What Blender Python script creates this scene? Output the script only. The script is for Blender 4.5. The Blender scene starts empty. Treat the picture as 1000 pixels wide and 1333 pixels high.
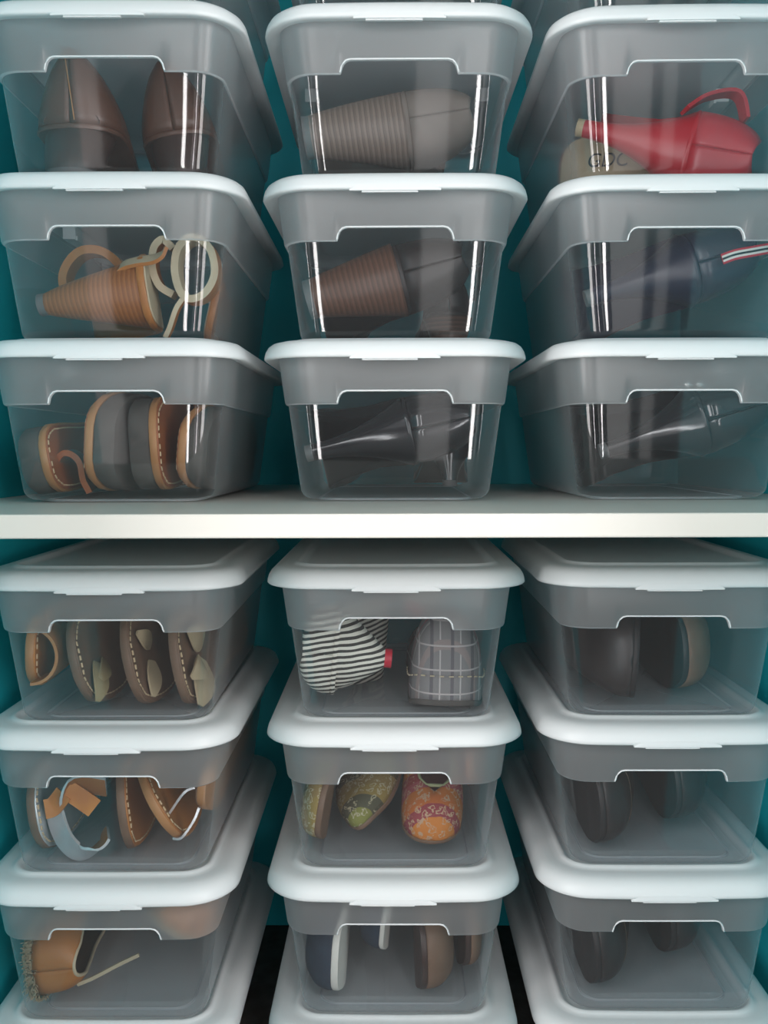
import bpy, math, random
from mathutils import Vector, Matrix, Euler

random.seed(7)
scene = bpy.context.scene
COL = scene.collection

# ------------------------------------------------------------------ camera
cam_data = bpy.data.cameras.new('camera')
cam_data.sensor_fit = 'HORIZONTAL'
cam_data.sensor_width = 36.0
cam_data.lens = 36.0 * 1200.0 / 1000.0
cam_data.clip_start = 0.02
cam = bpy.data.objects.new('camera', cam_data)
COL.objects.link(cam)
cam.location = (0.0, -0.7166, 0.0)
PITCH, YAW, ROLL = 0.0666, 0.0083, -0.0031
base = Matrix.Rotation(math.pi / 2, 4, 'X')
cam.rotation_euler = (Matrix.Rotation(YAW, 4, 'Z') @ Matrix.Rotation(-PITCH, 4, 'X') @ base @ Matrix.Rotation(ROLL, 4, 'Z')).to_euler()
scene.camera = cam

# ------------------------------------------------------------------ light
world = bpy.data.worlds.new('room_light')
scene.world = world
world.use_nodes = True
bg = world.node_tree.nodes['Background']
bg.inputs['Color'].default_value = (0.80, 0.90, 1.0, 1)
bg.inputs['Strength'].default_value = 0.05

def area(name, loc, aim, sx, sy, power, color):
    d = bpy.data.lights.new(name, 'AREA')
    d.shape = 'RECTANGLE'; d.size = sx; d.size_y = sy
    d.energy = power; d.color = color
    o = bpy.data.objects.new(name, d); COL.objects.link(o)
    o.location = loc
    o.rotation_euler = (Vector(aim) - Vector(loc)).to_track_quat('-Z', 'Y').to_euler()
    return o
YL = -0.86
area('highlight_strip_a', (-0.240, YL, 0.13), (-.240, 0.0, 0.13), 0.040, 1.18, 2.9, (1.0, 0.97, 0.96))  # added pair of slim strip lamps, drawing thin highlights down the box corners
area('highlight_strip_b', (0.240, YL, 0.11), (.240, 0.0, 0.11), 0.040, 1.18, 3.3, (1.0, 0.97, 0.96))
area('side_fill_a', (-1.0, -1.0, 0.15), (.1, 0.0, 0.0), 0.35, 1.4, 14.5, (1.0, 0.965, 0.955))  # added pair of fill lamps from both sides, to brighten the teal walls
area('side_fill_b', (1.0, -1.0, 0.15), (-.1, 0.0, 0.0), 0.35, 1.4, 13.0, (1.0, 0.965, 0.955))
# added weak strip lamps, mirrored as pale upright bands in the box fronts
for nm, x0, x1, lum in (('reflection_strip_a', .060, .135, 1.3), ('reflection_strip_b', .315, .40, 1.5), ('reflection_strip_c', .425, .455, 1.0), ('reflection_strip_d', -.545, -.465, 1.2)):
    area(nm, ((x0 + x1) / 2, YL, .10), ((x0 + x1) / 2, 0, .10), x1 - x0, 1.2, lum * math.pi * (x1 - x0) * 1.2, (1.0, .97, .96))
area('overhead_fill', (0.0, -1.05, 1.75), (0.0, -.6, 0.0), 0.5, 0.5, 2.0, (1.0, 0.97, 0.92))  # added soft fill from above, no actual lamp there

scene.view_settings.view_transform = 'Standard'
scene.view_settings.look = 'None'
scene.view_settings.gamma = 1.0
scene.view_settings.use_curve_mapping = False
scene.view_settings.exposure = 0.12
cy = scene.cycles
cy.use_denoising = True
cy.use_adaptive_sampling = True
cy.adaptive_threshold = 0.025
cy.max_bounces = 12
cy.transparent_max_bounces = 40
cy.transmission_bounces = 10
cy.diffuse_bounces = 4
cy.glossy_bounces = 3
cy.caustics_reflective = False
cy.sample_clamp_indirect = 4.0

# ------------------------------------------------------------------ helpers
def mesh_obj(name, verts, faces, mat=None, parent=None, smooth=True, mats=None, fmat=None):
    me = bpy.data.meshes.new(name)
    me.from_pydata([tuple(v) for v in verts], [], faces)
    if smooth:
        me.polygons.foreach_set('use_smooth', [True] * len(me.polygons))
    for m in (mats or ([mat] if mat else [])):
        me.materials.append(m)
    if fmat:
        me.polygons.foreach_set('material_index', fmat)
    me.update()
    o = bpy.data.objects.new(name, me)
    COL.objects.link(o)
    if parent:
        o.parent = parent
    return o

def empty(name, loc=(0, 0, 0), rz=0.0):
    o = bpy.data.objects.new(name, None)
    COL.objects.link(o)
    o.empty_display_size = 0.02
    o.location = loc
    o.rotation_euler = (0, 0, rz)
    return o

def tag(o, label=None, cat=None, group=None, kind=None):
    if label: o['label'] = label
    if cat: o['category'] = cat
    if group: o['group'] = group
    if kind: o['kind'] = kind
    return o

def sharp(o, deg=35):
    # keep crisp edges where faces meet at more than deg
    me = o.data
    import bmesh
    bm = bmesh.new(); bm.from_mesh(me)
    lim = math.radians(deg)
    for e in bm.edges:
        if len(e.link_faces) == 2 and e.calc_face_angle(0) > lim:
            e.smooth = False
    bm.to_mesh(me); bm.free()
    return o

class MB:
    def __init__(self):
        self.v = []; self.f = []
    def rings(self, rings, closed=True, cap0=False, cap1=False):
        b = len(self.v); n = len(rings[0])
        for r in rings: self.v += [tuple(p) for p in r]
        m = n if closed else n - 1
        for k in range(len(rings) - 1):
            for i in range(m):
                j = (i + 1) % n
                self.f.append((b + k * n + i, b + k * n + j, b + (k + 1) * n + j, b + (k + 1) * n + i))
        for flag, k in ((cap0, 0), (cap1, len(rings) - 1)):
            if flag:
                c = [sum(p[a] for p in rings[k]) / n for a in range(3)]
                self.v.append(tuple(c)); ci = len(self.v) - 1
                for i in range(m):
                    j = (i + 1) % n
                    t = (b + k * n + i, b + k * n + j, ci)
                    self.f.append(t if k else t[::-1])
    def box(self, c, s, M=None):
        b = len(self.v)
        for dx in (-.5, .5):
            for dy in (-.5, .5):
                for dz in (-.5, .5):
                    p = Vector((dx * s[0], dy * s[1], dz * s[2]))
                    if M is not None: p = M @ p
                    self.v.append(tuple(p + Vector(c)))
        for q in ((0, 1, 3, 2), (4, 6, 7, 5), (0, 4, 5, 1), (2, 3, 7, 6), (0, 2, 6, 4), (1, 5, 7, 3)):
            self.f.append(tuple(b + i for i in q))
    def tube(self, path, r, n=8, closed=False, caps=True):
        rings = []
        P = [Vector(p) for p in path]
        for i, p in enumerate(P):
            a = P[i - 1] if (i > 0 or closed) else p
            c = P[(i + 1) % len(P)] if (i < len(P) - 1 or closed) else p
            t = (c - a).normalized()
            ref = Vector((0, 0, 1)) if abs(t.z) < .9 else Vector((0, 1, 0))
            u = t.cross(ref).normalized(); w = t.cross(u).normalized()
            rr = r[i] if isinstance(r, (list, tuple)) else r
            rings.append([p + rr * (math.cos(2 * math.pi * k / n) * u + math.sin(2 * math.pi * k / n) * w) for k in range(n)])
        if closed:
            rings.append(rings[0]); caps = False
        self.rings(rings, True, caps, caps)
    def build(self, name, mat, parent=None, smooth=True, deg=None):
        o = mesh_obj(name, self.v, self.f, mat, parent, smooth)
        if deg: sharp(o, deg)
        return o

def bevel_box(name, c, s, r, mat, parent=None, seg=2):
    mb = MB(); mb.box((0, 0, 0), s)
    o = mb.build(name, mat, parent, False)
    o.location = c
    m = o.modifiers.new('bevel', 'BEVEL'); m.width = r; m.segments = seg
    return o

def interp(ctrl, t):
    if t <= ctrl[0][0]: return ctrl[0][1]
    for (a, va), (b, vb) in zip(ctrl, ctrl[1:]):
        if t <= b:
            u = (t - a) / (b - a) if b > a else 1
            return va + (vb - va) * u
    return ctrl[-1][1]

def sstep(a, b, t):
    u = min(1, max(0, (t - a) / (b - a)))
    return u * u * (3 - 2 * u)

# ------------------------------------------------------------------ materials
def new_mat(name):
    m = bpy.data.materials.new(name)
    m.use_nodes = True
    nt = m.node_tree
    nt.nodes.clear()
    out = nt.nodes.new('ShaderNodeOutputMaterial')
    return m, nt, out
def N(nt, typ, **kw):
    n = nt.nodes.new(typ)
    for k, v in kw.items():
        if k.startswith('_'): setattr(n, k[1:], v)
        else: n.inputs[k.replace('__', ' ')].default_value = v
    return n
def rgba(c): return (c[0], c[1], c[2], 1)

def plain(name, col, rough=0.5, col2=None, scale=30, bump=0.0, bump_scale=200, metallic=0.0, coat=0.0, spec=0.5):
    m, nt, out = new_mat(name)
    p = N(nt, 'ShaderNodeBsdfPrincipled', Roughness=rough, Metallic=metallic)
    p.inputs['Base Color'].default_value = rgba(col)
    p.inputs['Coat Weight'].default_value = coat
    p.inputs['Coat Roughness'].default_value = 0.12
    p.inputs['Specular IOR Level'].default_value = spec
    tc = N(nt, 'ShaderNodeTexCoord')
    if col2:
        nz = N(nt, 'ShaderNodeTexNoise', Scale=scale, Detail=5.0)
        mx = N(nt, 'ShaderNodeMix', _data_type='RGBA')
        mx.inputs[6].default_value = rgba(col); mx.inputs[7].default_value = rgba(col2)
        cr = N(nt, 'ShaderNodeMapRange'); cr.inputs[1].default_value = .35; cr.inputs[2].default_value = .65
        nt.links.new(tc.outputs['Object'], nz.inputs['Vector'])
        nt.links.new(nz.outputs['Fac'], cr.inputs[0]); nt.links.new(cr.outputs[0], mx.inputs[0])
        nt.links.new(mx.outputs[2], p.inputs['Base Color'])
    if bump:
        nb = N(nt, 'ShaderNodeTexNoise', Scale=bump_scale, Detail=3.0)
        b = N(nt, 'ShaderNodeBump', Strength=bump, Distance=0.001)
        nt.links.new(tc.outputs['Object'], nb.inputs['Vector'])
        nt.links.new(nb.outputs['Fac'], b.inputs['Height']); nt.links.new(b.outputs[0], p.inputs['Normal'])
    nt.links.new(p.outputs[0], out.inputs[0])
    return m

def banded(name, stops, axis, scale, rough=0.6, distort=0.0, shear=None, constant=True, bump=0.0):
    """Repeating colour bands along one axis of the object's own space."""
    m, nt, out = new_mat(name)
    p = N(nt, 'ShaderNodeBsdfPrincipled', Roughness=rough)
    tc = N(nt, 'ShaderNodeTexCoord'); sp = N(nt, 'ShaderNodeSeparateXYZ')
    nt.links.new(tc.outputs['Object'], sp.inputs[0])
    src = sp.outputs[axis]
    if shear:
        ax2, k = shear
        ab = N(nt, 'ShaderNodeMath', _operation='ABSOLUTE'); nt.links.new(sp.outputs[ax2], ab.inputs[0])
        ma = N(nt, 'ShaderNodeMath', _operation='MULTIPLY_ADD'); ma.inputs[1].default_value = k
        nt.links.new(ab.outputs[0], ma.inputs[0]); nt.links.new(src, ma.inputs[2]); src = ma.outputs[0]
    if distort:
        nz = N(nt, 'ShaderNodeTexNoise', Scale=40.0); nt.links.new(tc.outputs['Object'], nz.inputs['Vector'])
        ma = N(nt, 'ShaderNodeMath', _operation='MULTIPLY_ADD'); ma.inputs[1].default_value = distort
        nt.links.new(nz.outputs['Fac'], ma.inputs[0]); nt.links.new(src, ma.inputs[2]); src = ma.outputs[0]
    mu = N(nt, 'ShaderNodeMath', _operation='MULTIPLY'); mu.inputs[1].default_value = scale
    fr = N(nt, 'ShaderNodeMath', _operation='FRACT')
    nt.links.new(src, mu.inputs[0]); nt.links.new(mu.outputs[0], fr.inputs[0])
    cr = N(nt, 'ShaderNodeValToRGB')
    cr.color_ramp.interpolation = 'CONSTANT' if constant else 'LINEAR'
    els = cr.color_ramp.elements
    while len(els) < len(stops): els.new(0.5)
    for e, (pos, c) in zip(els, stops):
        e.position = pos; e.color = rgba(c)
    nt.links.new(fr.outputs[0], cr.inputs[0]); nt.links.new(cr.outputs[0], p.inputs['Base Color'])
    if bump:
        b = N(nt, 'ShaderNodeBump', Strength=bump, Distance=0.0008)
        nt.links.new(cr.outputs[0], b.inputs['Height']); nt.links.new(b.outputs[0], p.inputs['Normal'])
    nt.links.new(p.outputs[0], out.inputs[0])
    return m

def patterned(name, base, bandcols, scroll, rough=0.75, vs=70):
    """Embroidered cloth: bands of colour carrying ring-shaped motifs."""
    m, nt, out = new_mat(name)
    p = N(nt, 'ShaderNodeBsdfPrincipled', Roughness=rough)
    tc = N(nt, 'ShaderNodeTexCoord'); sp = N(nt, 'ShaderNodeSeparateXYZ')
    nt.links.new(tc.outputs['Object'], sp.inputs[0])
    nz = N(nt, 'ShaderNodeTexNoise', Scale=25.0); nt.links.new(tc.outputs['Object'], nz.inputs['Vector'])
    ma = N(nt, 'ShaderNodeMath', _operation='MULTIPLY_ADD'); ma.inputs[1].default_value = .02
    nt.links.new(nz.outputs['Fac'], ma.inputs[0]); nt.links.new(sp.outputs[0], ma.inputs[2])
    mu = N(nt, 'ShaderNodeMath', _operation='MULTIPLY'); mu.inputs[1].default_value = 17
    fr = N(nt, 'ShaderNodeMath', _operation='FRACT')
    nt.links.new(ma.outputs[0], mu.inputs[0]); nt.links.new(mu.outputs[0], fr.inputs[0])
    cr = N(nt, 'ShaderNodeValToRGB'); cr.color_ramp.interpolation = 'CONSTANT'
    els = cr.color_ramp.elements
    while len(els) < len(bandcols): els.new(.5)
    for i, (e, c) in enumerate(zip(els, bandcols)):
        e.position = i / len(bandcols); e.color = rgba(c)
    nt.links.new(fr.outputs[0], cr.inputs[0])
    vo = N(nt, 'ShaderNodeTexVoronoi', Scale=vs)
    n2 = N(nt, 'ShaderNodeTexNoise', Scale=180.0, Detail=3.0); nt.links.new(tc.outputs['Object'], n2.inputs['Vector'])
    va = N(nt, 'ShaderNodeVectorMath', _operation='MULTIPLY_ADD'); va.inputs[1].default_value = (.012, .012, .012)
    nt.links.new(n2.outputs['Color'], va.inputs[0]); nt.links.new(tc.outputs['Object'], va.inputs[2]); nt.links.new(va.outputs[0], vo.inputs['Vector'])
    ring = N(nt, 'ShaderNodeMath', _operation='COMPARE'); ring.inputs[1].default_value = .34; ring.inputs[2].default_value = .07
    nt.links.new(vo.outputs['Distance'], ring.inputs[0])
    mx = N(nt, 'ShaderNodeMix', _data_type='RGBA'); mx.inputs[7].default_value = rgba(scroll)
    nt.links.new(ring.outputs[0], mx.inputs[0]); nt.links.new(cr.outputs[0], mx.inputs[6])
    nt.links.new(mx.outputs[2], p.inputs['Base Color'])
    nt.links.new(p.outputs[0], out.inputs[0])
    return m

def plaid(name):
    m, nt, out = new_mat(name)
    p = N(nt, 'ShaderNodeBsdfPrincipled', Roughness=.8)
    tc = N(nt, 'ShaderNodeTexCoord'); sp = N(nt, 'ShaderNodeSeparateXYZ'); nt.links.new(tc.outputs['Object'], sp.inputs[0])
    prev = None
    base = (0.20, 0.19, 0.19)
    for ax, sc, ph, w, c in ((0, 34, .0, .10, (.36, .34, .33)), (1, 58, .3, .07, (.42, .39, .38)), (0, 34, .45, .14, (.27, .22, .21)), (1, 58, .75, .16, (.12, .11, .12)), (0, 17, .2, .05, (.30, .06, .09)), (2, 52, .2, .07, (.42, .38, .37))):
        mu = N(nt, 'ShaderNodeMath', _operation='MULTIPLY_ADD'); mu.inputs[1].default_value = sc; mu.inputs[2].default_value = ph
        fr = N(nt, 'ShaderNodeMath', _operation='FRACT'); lt = N(nt, 'ShaderNodeMath', _operation='LESS_THAN'); lt.inputs[1].default_value = w
        nt.links.new(sp.outputs[ax], mu.inputs[0]); nt.links.new(mu.outputs[0], fr.inputs[0]); nt.links.new(fr.outputs[0], lt.inputs[0])
        mx = N(nt, 'ShaderNodeMix', _data_type='RGBA'); mx.inputs[7].default_value = rgba(c)
        if prev is None: mx.inputs[6].default_value = rgba(base)
        else: nt.links.new(prev, mx.inputs[6])
        nt.links.new(lt.outputs[0], mx.inputs[0]); prev = mx.outputs[2]
    nt.links.new(prev, p.inputs['Base Color'])
    nt.links.new(p.outputs[0], out.inputs[0])
    return m

def plastic_sheet(name, tint, clear, blur, haze, gloss_rough, blur_rough=0.5, ior=1.15, haze_col=(.82, .835, .85)):
    """Thin translucent plastic: part see-through, part blurred, part milky, with a surface gloss."""
    m, nt, out = new_mat(name)
    tr = N(nt, 'ShaderNodeBsdfTransparent'); tr.inputs[0].default_value = rgba(tint)
    df = N(nt, 'ShaderNodeBsdfDiffuse'); df.inputs[0].default_value = rgba(haze_col)
    tl = N(nt, 'ShaderNodeBsdfTranslucent'); tl.inputs[0].default_value = rgba(haze_col)
    hz = N(nt, 'ShaderNodeMixShader'); hz.inputs[0].default_value = .5
    nt.links.new(df.outputs[0], hz.inputs[1]); nt.links.new(tl.outputs[0], hz.inputs[2])
    cur = tr.outputs[0]
    tot = clear + blur
    if blur > 0:
        rf = N(nt, 'ShaderNodeBsdfRefraction', Roughness=blur_rough, IOR=ior); rf.inputs[0].default_value = rgba(tint)
        mx = N(nt, 'ShaderNodeMixShader'); mx.inputs[0].default_value = blur / tot
        nt.links.new(cur, mx.inputs[1]); nt.links.new(rf.outputs[0], mx.inputs[2]); cur = mx.outputs[0]
    # light crossing the sheet at a slant meets more of the milky plastic
    lw = N(nt, 'ShaderNodeLayerWeight', Blend=.5)
    p1 = N(nt, 'ShaderNodeMath', _operation='POWER'); p1.inputs[1].default_value = 2.5
    m1 = N(nt, 'ShaderNodeMath', _operation='MULTIPLY_ADD'); m1.inputs[1].default_value = (1 - haze) * .55; m1.inputs[2].default_value = haze
    nt.links.new(lw.outputs['Facing'], p1.inputs[0]); nt.links.new(p1.outputs[0], m1.inputs[0])
    mx = N(nt, 'ShaderNodeMixShader'); nt.links.new(m1.outputs[0], mx.inputs[0])
    nt.links.new(cur, mx.inputs[1]); nt.links.new(hz.outputs[0], mx.inputs[2]); cur = mx.outputs[0]
    gl = N(nt, 'ShaderNodeBsdfGlossy', Roughness=gloss_rough)
    # thin sheet: use the same air-to-plastic reflectance from either side
    sub = N(nt, 'ShaderNodeLayerWeight', Blend=.35)
    pw = N(nt, 'ShaderNodeMath', _operation='POWER'); pw.inputs[1].default_value = 3.0
    ma = N(nt, 'ShaderNodeMath', _operation='MULTIPLY_ADD'); ma.inputs[1].default_value = .5; ma.inputs[2].default_value = .055
    nt.links.new(sub.outputs['Facing'], pw.inputs[0]); nt.links.new(pw.outputs[0], ma.inputs[0])
    mx = N(nt, 'ShaderNodeMixShader')
    nt.links.new(ma.outputs[0], mx.inputs[0]); nt.links.new(cur, mx.inputs[1]); nt.links.new(gl.outputs[0], mx.inputs[2])
    nt.links.new(mx.outputs[0], out.inputs[0])
    return m

def lid_plastic(name):
    m, nt, out = new_mat(name)
    p = N(nt, 'ShaderNodeBsdfPrincipled', Roughness=.38)
    p.inputs['Base Color'].default_value = (.81, .825, .83, 1)
    tc = N(nt, 'ShaderNodeTexCoord')
    nb = N(nt, 'ShaderNodeTexNoise', Scale=420.0, Detail=2.0)
    b = N(nt, 'ShaderNodeBump', Strength=.08, Distance=.0006)
    nt.links.new(tc.outputs['Object'], nb.inputs['Vector']); nt.links.new(nb.outputs['Fac'], b.inputs['Height'])
    nt.links.new(b.outputs[0], p.inputs['Normal'])
    tl = N(nt, 'ShaderNodeBsdfTranslucent'); tl.inputs[0].default_value = (.82, .85, .88, 1)
    mx = N(nt, 'ShaderNodeMixShader'); mx.inputs[0].default_value = .15
    nt.links.new(p.outputs[0], mx.inputs[1]); nt.links.new(tl.outputs[0], mx.inputs[2]); nt.links.new(mx.outputs[0], out.inputs[0])
    return m

M = {}
M['lid'] = lid_plastic('white_lid_plastic')
M['clear'] = plastic_sheet('clear_plastic', (.85, .87, .885), 1.0, 0.0, .042, .05)
M['frost'] = plastic_sheet('frosted_plastic', (.86, .87, .88), .20, .80, .30, .32)
M['edge'] = plastic_sheet('thick_plastic_edge', (.9, .93, .95), 1.0, 0.0, .75, .2, haze_col=(.9, .92, .94))
M['teal'] = plain('teal_wall_paint', (.016, .50, .57), .5, (.015, .46, .53), 6, .1, 300)
M['carpet'] = plain('dark_brown_carpet', (.12, .095, .085), .95, (.08, .062, .055), 60, .5, 250)
M['shelf'] = plain('white_shelf_laminate', (.60, .58, .53), .35, (.585, .565, .52), 8)
M['wall'] = plain('off_white_paint', (.62, .63, .62), .7, (.60, .61, .61), 3)
M['door'] = plain('white_door_paint', (.72, .73, .73), .4)
M['brown'] = plain('brown_leather', (.105, .045, .028), .32, (.07, .03, .019), 25, .25, 260)
M['darkbrown'] = plain('dark_brown_leather', (.055, .028, .022), .38, (.035, .018, .015), 25, .2, 260)
M['chestnut'] = plain('chestnut_leather', (.36, .11, .035), .42, (.28, .08, .026), 30, .2, 260)
M['tan'] = plain('tan_leather', (.42, .16, .035), .45, (.33, .115, .025), 30, .2, 260)
M['tan_edge'] = plain('tan_leather_edge', (.46, .22, .085), .5, (.38, .17, .06), 30)
M['cream'] = plain('cream_lining', (.50, .42, .29), .6, (.42, .35, .24), 30)
M['beige'] = plain('beige_leather', (.47, .38, .24), .6, (.40, .32, .20), 40)
M['olive'] = plain('olive_beige_suede', (.34, .28, .15), .8, (.27, .22, .11), 40)
M['mocha'] = plain('mocha_sole_leather', (.21, .125, .08), .55, (.16, .092, .058), 40)
M['greysole'] = plain('grey_foam_sole', (.085, .075, .068), .8, (.065, .058, .053), 60)
M['taupe'] = plain('taupe_suede', (.20, .165, .145), .75, (.16, .13, .115), 30)
M['black'] = plain('black_glossy_leather', (.010, .009, .012), .16, None, 30, .05, 200, coat=.6)
M['blackmatte'] = plain('black_matte_leather', (.014, .011, .012), .5, (.02, .015, .015), 30, .15, 200)
M['charcoal'] = plain('charcoal_brown_leather', (.022, .016, .016), .42, (.030, .022, .021), 30, .15, 200)
M['navy'] = plain('navy_leather', (.012, .016, .035), .30, (.016, .020, .042), 30, .1, 200)
M['navycloth'] = plain('navy_canvas', (.022, .036, .06), .85, (.016, .028, .048), 60, .3, 500)
M['red'] = plain('red_leather', (.43, .010, .022), .34, (.36, .008, .018), 20, .08, 220)
M['redrubber'] = plain('red_heel_rubber', (.50, .012, .035), .4)
M['silver'] = plain('silver_leather', (.78, .79, .80), .30, (.68, .69, .71), 50, .25, 180, metallic=.55)
M['white'] = plain('white_rubber', (.72, .70, .64), .5)
M['thread'] = plain('pale_thread', (.62, .48, .30), .8)
M['ink'] = plain('dark_pen_ink', (.02, .02, .025), .7)
M['dkgrey'] = plain('grey_heel_tip', (.12, .12, .12), .5)
M['chrome'] = plain('bright_metal', (.8, .8, .78), .2, metallic=1.0)
M['fringe'] = plain('straw_fringe', (.38, .30, .19), .9, (.30, .23, .14), 90, .4, 300)
M['stack_tan'] = banded('stacked_tan_heel', [(0, (.25, .085, .022)), (.35, (.31, .11, .03)), (.8, (.20, .068, .019))], 2, 260, .42, .002)
M['stack_brown'] = banded('stacked_brown_heel', [(0, (.095, .045, .028)), (.35, (.13, .06, .038)), (.82, (.072, .034, .023))], 2, 230, .4, .002)
M['stack_grey'] = banded('stacked_taupe_heel', [(0, (.16, .12, .10)), (.4, (.21, .16, .135)), (.85, (.125, .094, .080))], 2, 230, .4, .002)
M['stripe'] = banded('black_white_stripe_cloth', [(0, (.035, .033, .03)), (.48, (.74, .71, .62))], 1, 205, .8, .003, (2, -.25))
M['plaid'] = plaid('grey_plaid_cloth')
M['paisley'] = patterned('yellow_paisley_cloth', None, [(.30, .21, .06), (.09, .085, .05), (.22, .22, .05), (.11, .09, .045), (.28, .19, .07)], (.45, .40, .26), vs=150)
M['embroid'] = patterned('orange_embroidered_cloth', None, [(.52, .14, .03), (.30, .05, .06), (.58, .19, .03), (.30, .05, .05), (.36, .08, .09), (.50, .15, .03)], (.50, .32, .20), vs=150)
M['greenlining'] = plain('sage_trim', (.36, .37, .20), .7)
M['rose'] = plain('dusty_rose_insole', (.25, .09, .085), .7, (.20, .06, .06), 90)
M['orange_lining'] = plain('orange_tan_lining', (.55, .21, .03), .5, (.42, .14, .02), 60, .2, 200)

# ------------------------------------------------------------------ closet
WX0, WX1, YB, ZF, ZT = -0.352, 0.352, 0.42, -0.6035, 0.56
YJ = -0.34
def slab(name, x0, x1, y0, y1, z0, z1, mat, r=None):
    if r:
        return tag(bevel_box(name, ((x0 + x1) / 2, (y0 + y1) / 2, (z0 + z1) / 2), (x1 - x0, y1 - y0, z1 - z0), r, mat), kind='structure')
    mb = MB(); mb.box(((x0 + x1) / 2, (y0 + y1) / 2, (z0 + z1) / 2), (x1 - x0, y1 - y0, z1 - z0))
    return tag(mb.build(name, mat, None, False), kind='structure')
slab('floor', -2.2, 2.2, -3.0, YB + .1, ZF - .04, ZF, M['carpet'])
tag(slab('wall_back', WX0 - .08, WX1 + .08, YB, YB + .08, ZF, ZT, M['teal']), 'dark teal back wall of the closet')
tag(slab('wall_left', WX0 - .08, WX0, YJ, YB, ZF, ZT, M['teal']), 'teal side wall left of the boxes')
tag(slab('wall_right', WX1, WX1 + .08, YJ, YB, ZF, ZT, M['teal']), 'teal side wall right of the boxes')
slab('ceiling', WX0 - .08, WX1 + .08, YJ, YB + .08, ZT, ZT + .04, M['wall'])
sh = bevel_box('shelf', (0, (-.1115 + YB) / 2, -.0415 - .0081), (WX1 - WX0 - .001, YB + .1115 - .001, .0162), .0012, M['shelf'])
tag(sh, 'long white closet shelf running across under the upper boxes', 'shelf')

# ------------------------------------------------------------------ storage boxes
LW, LH = .1065, .168        # lid half width, half length (without the bow)
BOW = .004
CYB = LH + BOW              # box centre behind the lid's front edge
FR_LID = [-1, -.75, -.5, -.25, 0, .25, .5, .75, 1]

def rring(hx, hy, r, z, frac, nc=9, bow=0.0, zf=None):
    """Rounded rectangle ring, starting along the front edge (y < 0)."""
    pts = []
    s = hx - r
    for t in frac: pts.append((t * s, -hy))
    def arc(cx, cyy, a0):
        for k in range(1, nc):
            a = a0 + (math.pi / 2) * k / nc
            pts.append((cx + r * math.cos(a), cyy + r * math.sin(a)))
    arc(s, -(hy - r), -math.pi / 2)
    for t in (-1, -.5, 0, .5, 1): pts.append((hx, t * (hy - r)))
    arc(s, hy - r, 0)
    for t in (1, .5, 0, -.5, -1): pts.append((t * s, hy))
    arc(-s, hy - r, math.pi / 2)
    for t in (1, .5, 0, -.5, -1): pts.append((-hx, t * (hy - r)))
    arc(-s, -(hy - r), math.pi)
    out = []
    for i, (x, y) in enumerate(pts):
        yy = y + (bow * (1 - (x / hx) ** 2) * (1 if y > 0 else -1) if bow else 0)
        zz = zf(i, x, y) if zf else z
        out.append((x, yy, zz))
    return out

BH = .112                   # height from the box's underside to the lid's lower edge
def body_dims(z):
    t = z / BH
    hx = .0795 + (.0940 - .0795) * t
    hy = .1455 + (.1585 - .1455) * t
    r = .019 + .006 * t
    return hx, hy, r
XS = [.0, .012, .024, .034, .038, .041, .0432, .0448, .0458, .0465, .052, .060]
ZS, ZN = .0765, .0863
NOTCH = [(.038, .0098), (.041, .0090), (.0432, .0072), (.0448, .0045), (.0458, .0012), (.0465, 0)]
def notch_dz(x):
    return interp([(0, .0098)] + NOTCH, abs(x))
SREF = body_dims(.08)[0] - body_dims(.08)[2]
FRAC = [-1] + [-x / SREF for x in reversed(XS)] + [x / SREF for x in XS[1:]] + [1]
nF = len(FRAC)
def step_z(i, x, y):
    return ZS + (notch_dz(x) if i < nF else 0)
def body_ring(zfun, inset):
    # ring whose height varies round the outline; the outline follows the wall's taper
    ref = rring(*body_dims(.08), .08, FRAC)
    zs = [zfun(i, p[0], p[1]) for i, p in enumerate(ref)]
    cache = {}
    out = []
    for i, z in enumerate(zs):
        key = round(z, 6)
        if key not in cache:
            hx, hy, r = body_dims(z)
            cache[key] = rring(hx - inset, hy - inset, r - inset * .5, z, FRAC, bow=.0015)
        out.append(cache[key][i])
    return out

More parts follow.
